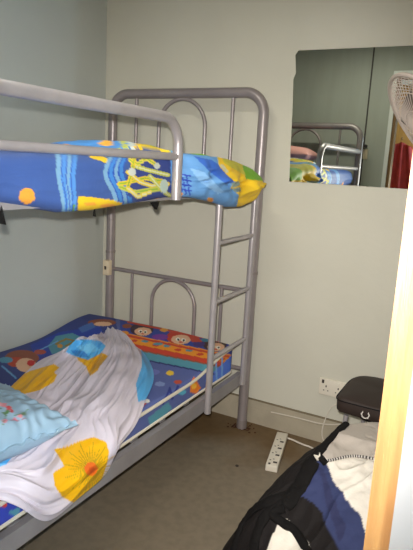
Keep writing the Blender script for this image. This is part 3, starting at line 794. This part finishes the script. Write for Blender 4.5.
for i in range(nx+1):
    for j in range(ny+1):
        x, y = x0+i*st_, y0+j*st_
        h = hj(x, y)
        f = nz(x*5-y*3, y*4+x*4, 2)
        h += (.010*nz(x*14+f, y*14, 5)+.009*(1-abs(math.sin((x*.85-y*.5)*15+5*f)))**2*sstep(.02, .12, h)+.004*nz(x*40, y*40, 1))*sstep(0, .06, h)
        h = min(h, .445)
        if y > f0[1]-.016: h = -.01
        HH[i, j] = h
        V[i, j] = (x, y, max(h, -.004))
vv = {}
for i in range(nx):
    for j in range(ny):
        k4 = [(i, j), (i+1, j), (i+1, j+1), (i, j+1)]
        if max(HH[k] for k in k4) < .0005: continue
        bm.faces.new([vv.setdefault(k, None) or vv.__setitem__(k, bm.verts.new(V[k])) or vv[k] for k in k4])
jk = thing('jacket', 'black, navy and white jacket heaped on the floor against the black bag', 'jacket', (1.75, -.95, 0))
cloth = obj('cloth', bm, M['jacket'], jk)
BK, NB_, OFF = (30, 26, 26), (58, 66, 106), (244, 236, 224)
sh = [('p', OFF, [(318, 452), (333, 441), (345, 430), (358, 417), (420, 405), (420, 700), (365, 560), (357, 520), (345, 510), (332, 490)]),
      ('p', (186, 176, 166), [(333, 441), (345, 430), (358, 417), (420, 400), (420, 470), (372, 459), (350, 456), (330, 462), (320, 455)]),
      ('p', NB_, [(314, 458), (322, 459), (328, 466), (336, 486), (350, 505), (362, 520), (368, 545), (372, 600), (356, 600), (345, 560), (338, 548), (326, 530), (322, 512), (310, 505), (300, 500), (303, 480)]),
      ('p', (52, 56, 92), [(318, 464), (324, 470), (334, 500), (346, 530), (340, 545), (328, 512)]),
      ('p', OFF, [(278, 524), (286, 520), (294, 530), (306, 540), (312, 560), (300, 640), (250, 640), (262, 560)])]
def jsurf(u, v, lift=.006):
    r = ray(u, v); lo = 1.0
    t = 1.2
    while t < 2.6:
        p = CAM+r*t
        if p[2] < hj(p[0], p[1])+lift or p[2] < lift: return p
        if p[1] > -.47: return p
        t += .004
    return CAM+r*2.0
sh2 = [(q[0], q[1], [tuple(jsurf(u, v, .0)[:2]) for u, v in q[2]]) for q in sh]
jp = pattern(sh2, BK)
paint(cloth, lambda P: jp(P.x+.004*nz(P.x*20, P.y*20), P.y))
hc = obj('hem_cord', tubes((smooth_path([jsurf(u, v, .012) for u, v in ((324, 461), (332, 460), (342, 457.5), (352, 456), (362, 456.5), (374, 459), (386, 462))], 6), .0042), n=8), M['cordbw'], jk)
cp = smooth_path([jsurf(u, v, .012) for u, v in ((324, 461), (332, 460), (342, 457.5), (352, 456), (362, 456.5), (374, 459))], 4)
bm = BM()
for a_, b_ in list(zip(cp[:-1], cp[1:])):
    c_ = a_.lerp(b_, .65); tube(bm, [a_.lerp(b_, .15), c_], .0050, 8)
obj('cord_flecks', bm, M['slot'], hc)
p = jsurf(322, 459, .012); bm = BM(); d_ = Vector(jsurf(327, 465, .012))-Vector(p); tube(bm, [Vector(p)-d_*.25, Vector(p)+d_*.7], .012, 12); obj('cord_toggle', bm, M['black'], jk)
p = [jsurf(u, v, .008) for u, v in ((313, 455), (320, 453), (321, 460), (317, 461))]
bm = BM(); prism(bm, p, (0, -.004, .006)); obj('white_tab', bm, mat('tab_white', (226, 220, 206), .6), jk, False)
# straps falling from the left side
def strap(px_, w, name='strap', th=.010, lift=.008):
    P = smooth_path([jsurf(u, v, lift) for u, v in px_], 8)
    bm = BM(); rings = []; n = 16
    for i, p in enumerate(P):
        t = (P[min(i+1, len(P)-1)]-P[max(i-1, 0)]).normalized()
        gx = (hj(p.x+.02, p.y)-hj(p.x-.02, p.y))/.04; gy = (hj(p.x, p.y+.02)-hj(p.x, p.y-.02))/.04
        nn = Vector((-gx, -gy, 1)); 
        if p.z < .02: nn = Vector((0, 0, 1))
        nn = (nn-t*nn.dot(t)).normalized(); bn = t.cross(nn)
        ww = w*(1+.22*nz(i*.23, w*90)); 
        rings.append([bm.verts.new(p+bn*ww*math.cos(a)+nn*(th*math.sin(a)*(1+.5*nz(i*.4, a*1.3, w*50)))) for a in [2*math.pi*k/n for k in range(n)]])
    for A, B in zip(rings[:-1], rings[1:]):
        for k in range(n): bm.faces.new((A[k], A[(k+1) % n], B[(k+1) % n], B[k]))
    bm.faces.new(rings[0][::-1]); bm.faces.new(rings[-1])
    return obj(name, bm, M['black'], jk)
strap([(322, 448), (308, 466), (300, 482), (288, 494), (270, 501), (256, 508), (245, 520), (238, 534), (233, 552), (230, 575)], .020)
strap([(296, 492), (280, 505), (267, 514), (259, 528), (254, 545), (252, 570)], .021)
strap([(346, 424), (335, 434), (324, 446), (316, 456)], .016)
strap([(312, 462), (304, 478), (297, 492), (284, 506)], .030, 'sleeve', .014)
strap([(284, 508), (272, 514), (285, 524), (296, 532), (308, 552)], .016, 'sleeve', .010)

# ------------------------------------------------------------------ small things on the floor, corridor cloth, lamp
sp = on(237, 466, 2, 0)
bm = BM(); prism(bm, [(sp[0]+.008*math.cos(a)*random.uniform(.8, 1.2), sp[1]+.008*math.sin(a), .0005) for a in np.linspace(0, 6.28, 12, endpoint=False)], (0, 0, .003)); tag(obj('dirt_lump', bm, M['slot']), 'small black lump on the bare concrete floor', 'dirt')
rcx = on(401, 150, 1, -EY-.05)
rc = thing('hanging_cloth', 'red cloth hanging in the corridor, seen through the mirror', 'cloth', (1.45, -4.52, 1.5))
rows = []
for i in range(26):
    s = i/25; row = []
    for j in range(31):
        q_ = j/30; wv = .20+.35*s
        row.append((rcx[0]+(q_-.42)*2*wv*.55, EY+.05+.025*math.sin(q_*17)+.01*math.sin(s*5), 1.80-.9*s-.10*abs(q_-.4)*(1-s)))
    rows.append(row)
o = obj('cloth', grid(rows), M['red'], rc); mm = o.modifiers.new('s', 'SOLIDIFY'); mm.thickness = .004
bm = BM(); tube(bm, [(rcx[0], EY, 1.83), (rcx[0], EY+.06, 1.83), (rcx[0], EY+.06, 1.86)], .006, 8); obj('hook', bm, M['chrome'], rc)
hk = on(367, 153, 1, -NY); hz = hk[2]
wh = thing('wall_hook', 'small dark hook with pale plate on the near wall, in the mirror', 'hook', (hk[0], NY, hz))
obj('plate', boxes((hk[0]-.03, hk[0]+.01, NY, NY+.008, hz-.05, hz+.03), bev=.002), M['beige'], wh)
obj('peg', tubes(([(hk[0]-.01, NY, hz+.055), (hk[0]-.01, NY+.04, hz+.055)], .012)), M['slot'], wh)
cl = thing('ceiling_light', 'white fluorescent batten on the ceiling', 'lamp', (1.05, -1.35, CZ))
obj('batten', boxes((.75, 1.35, -1.39, -1.31, CZ-.05, CZ), bev=.005), M['white'], cl)
obj('tube', tubes(([(.77, -1.35, CZ-.07), (1.33, -1.35, CZ-.07)], .013)), M['tube'], cl)

# ------------------------------------------------------------------ light
def lamp(name, kind, loc, energy, color, **k):
    l = bpy.data.lights.new(name, kind); l.energy = energy; l.color = color
    for a_, b_ in k.items(): setattr(l, a_, b_)
    o = bpy.data.objects.new(name, l); COL.objects.link(o); o.location = loc; return o
def aim(o, tgt):
    o.rotation_euler = (Vector(tgt)-Vector(o.location)).to_track_quat('-Z', 'Y').to_euler()
fpos = CAM+RR[1]*.055-RR[0]*.02
fl_ = lamp('camera_flash', 'SPOT', tuple(fpos), 214, (1.0, .965, .92), spot_size=math.radians(92), spot_blend=1.0, shadow_soft_size=.012)
aim(fl_, tuple(at(216, 300, 2.5)))
fl_.scale = (.75, .84, 1)
a1 = lamp('ceiling_tube_light', 'AREA', (1.05, -1.35, CZ-.095), 9, (1.0, .97, .86), shape='RECTANGLE', size=.58, size_y=.05)
a2 = lamp('corridor_daylight', 'AREA', (EX+.11, (W0+W1)/2, (WZ0+WZ1)/2), 320, (.56, .78, 1.0), shape='RECTANGLE', size=1.9, size_y=.18)
aim(a2, (D1-1.2, NY+1.0, 1.3))
a2.rotation_euler = (math.radians(90), 0, math.radians(90))
a2.data.size, a2.data.size_y = .11, 1.9
a3 = lamp('corridor_fill', 'AREA', (1.4, -3.6, CZ-.06), 16, (1.0, .93, .8), shape='RECTANGLE', size=.6, size_y=.2)  # added ambient fill for the corridor, no fixture modelled
wd = bpy.data.worlds.new('World'); S.world = wd; wd.use_nodes = True
wd.node_tree.nodes['Background'].inputs['Color'].default_value = (.6, .75, 1, 1); wd.node_tree.nodes['Background'].inputs['Strength'].default_value = .6

# ------------------------------------------------------------------ camera
cd = bpy.data.cameras.new('camera'); co = bpy.data.objects.new('camera', cd); COL.objects.link(co)
cd.sensor_fit = 'VERTICAL'; cd.sensor_height = 24; cd.lens = F/550*24; cd.clip_start = .02
mw = Matrix.Identity(4)
for i in range(3):
    mw[i][0] = RR[0][i]; mw[i][1] = RR[1][i]; mw[i][2] = -RR[2][i]; mw[i][3] = CAM[i]
co.matrix_world = mw
S.camera = co
S.view_settings.view_transform = 'Standard'; S.view_settings.look = 'None'; S.view_settings.gamma = 1; S.view_settings.exposure = 0
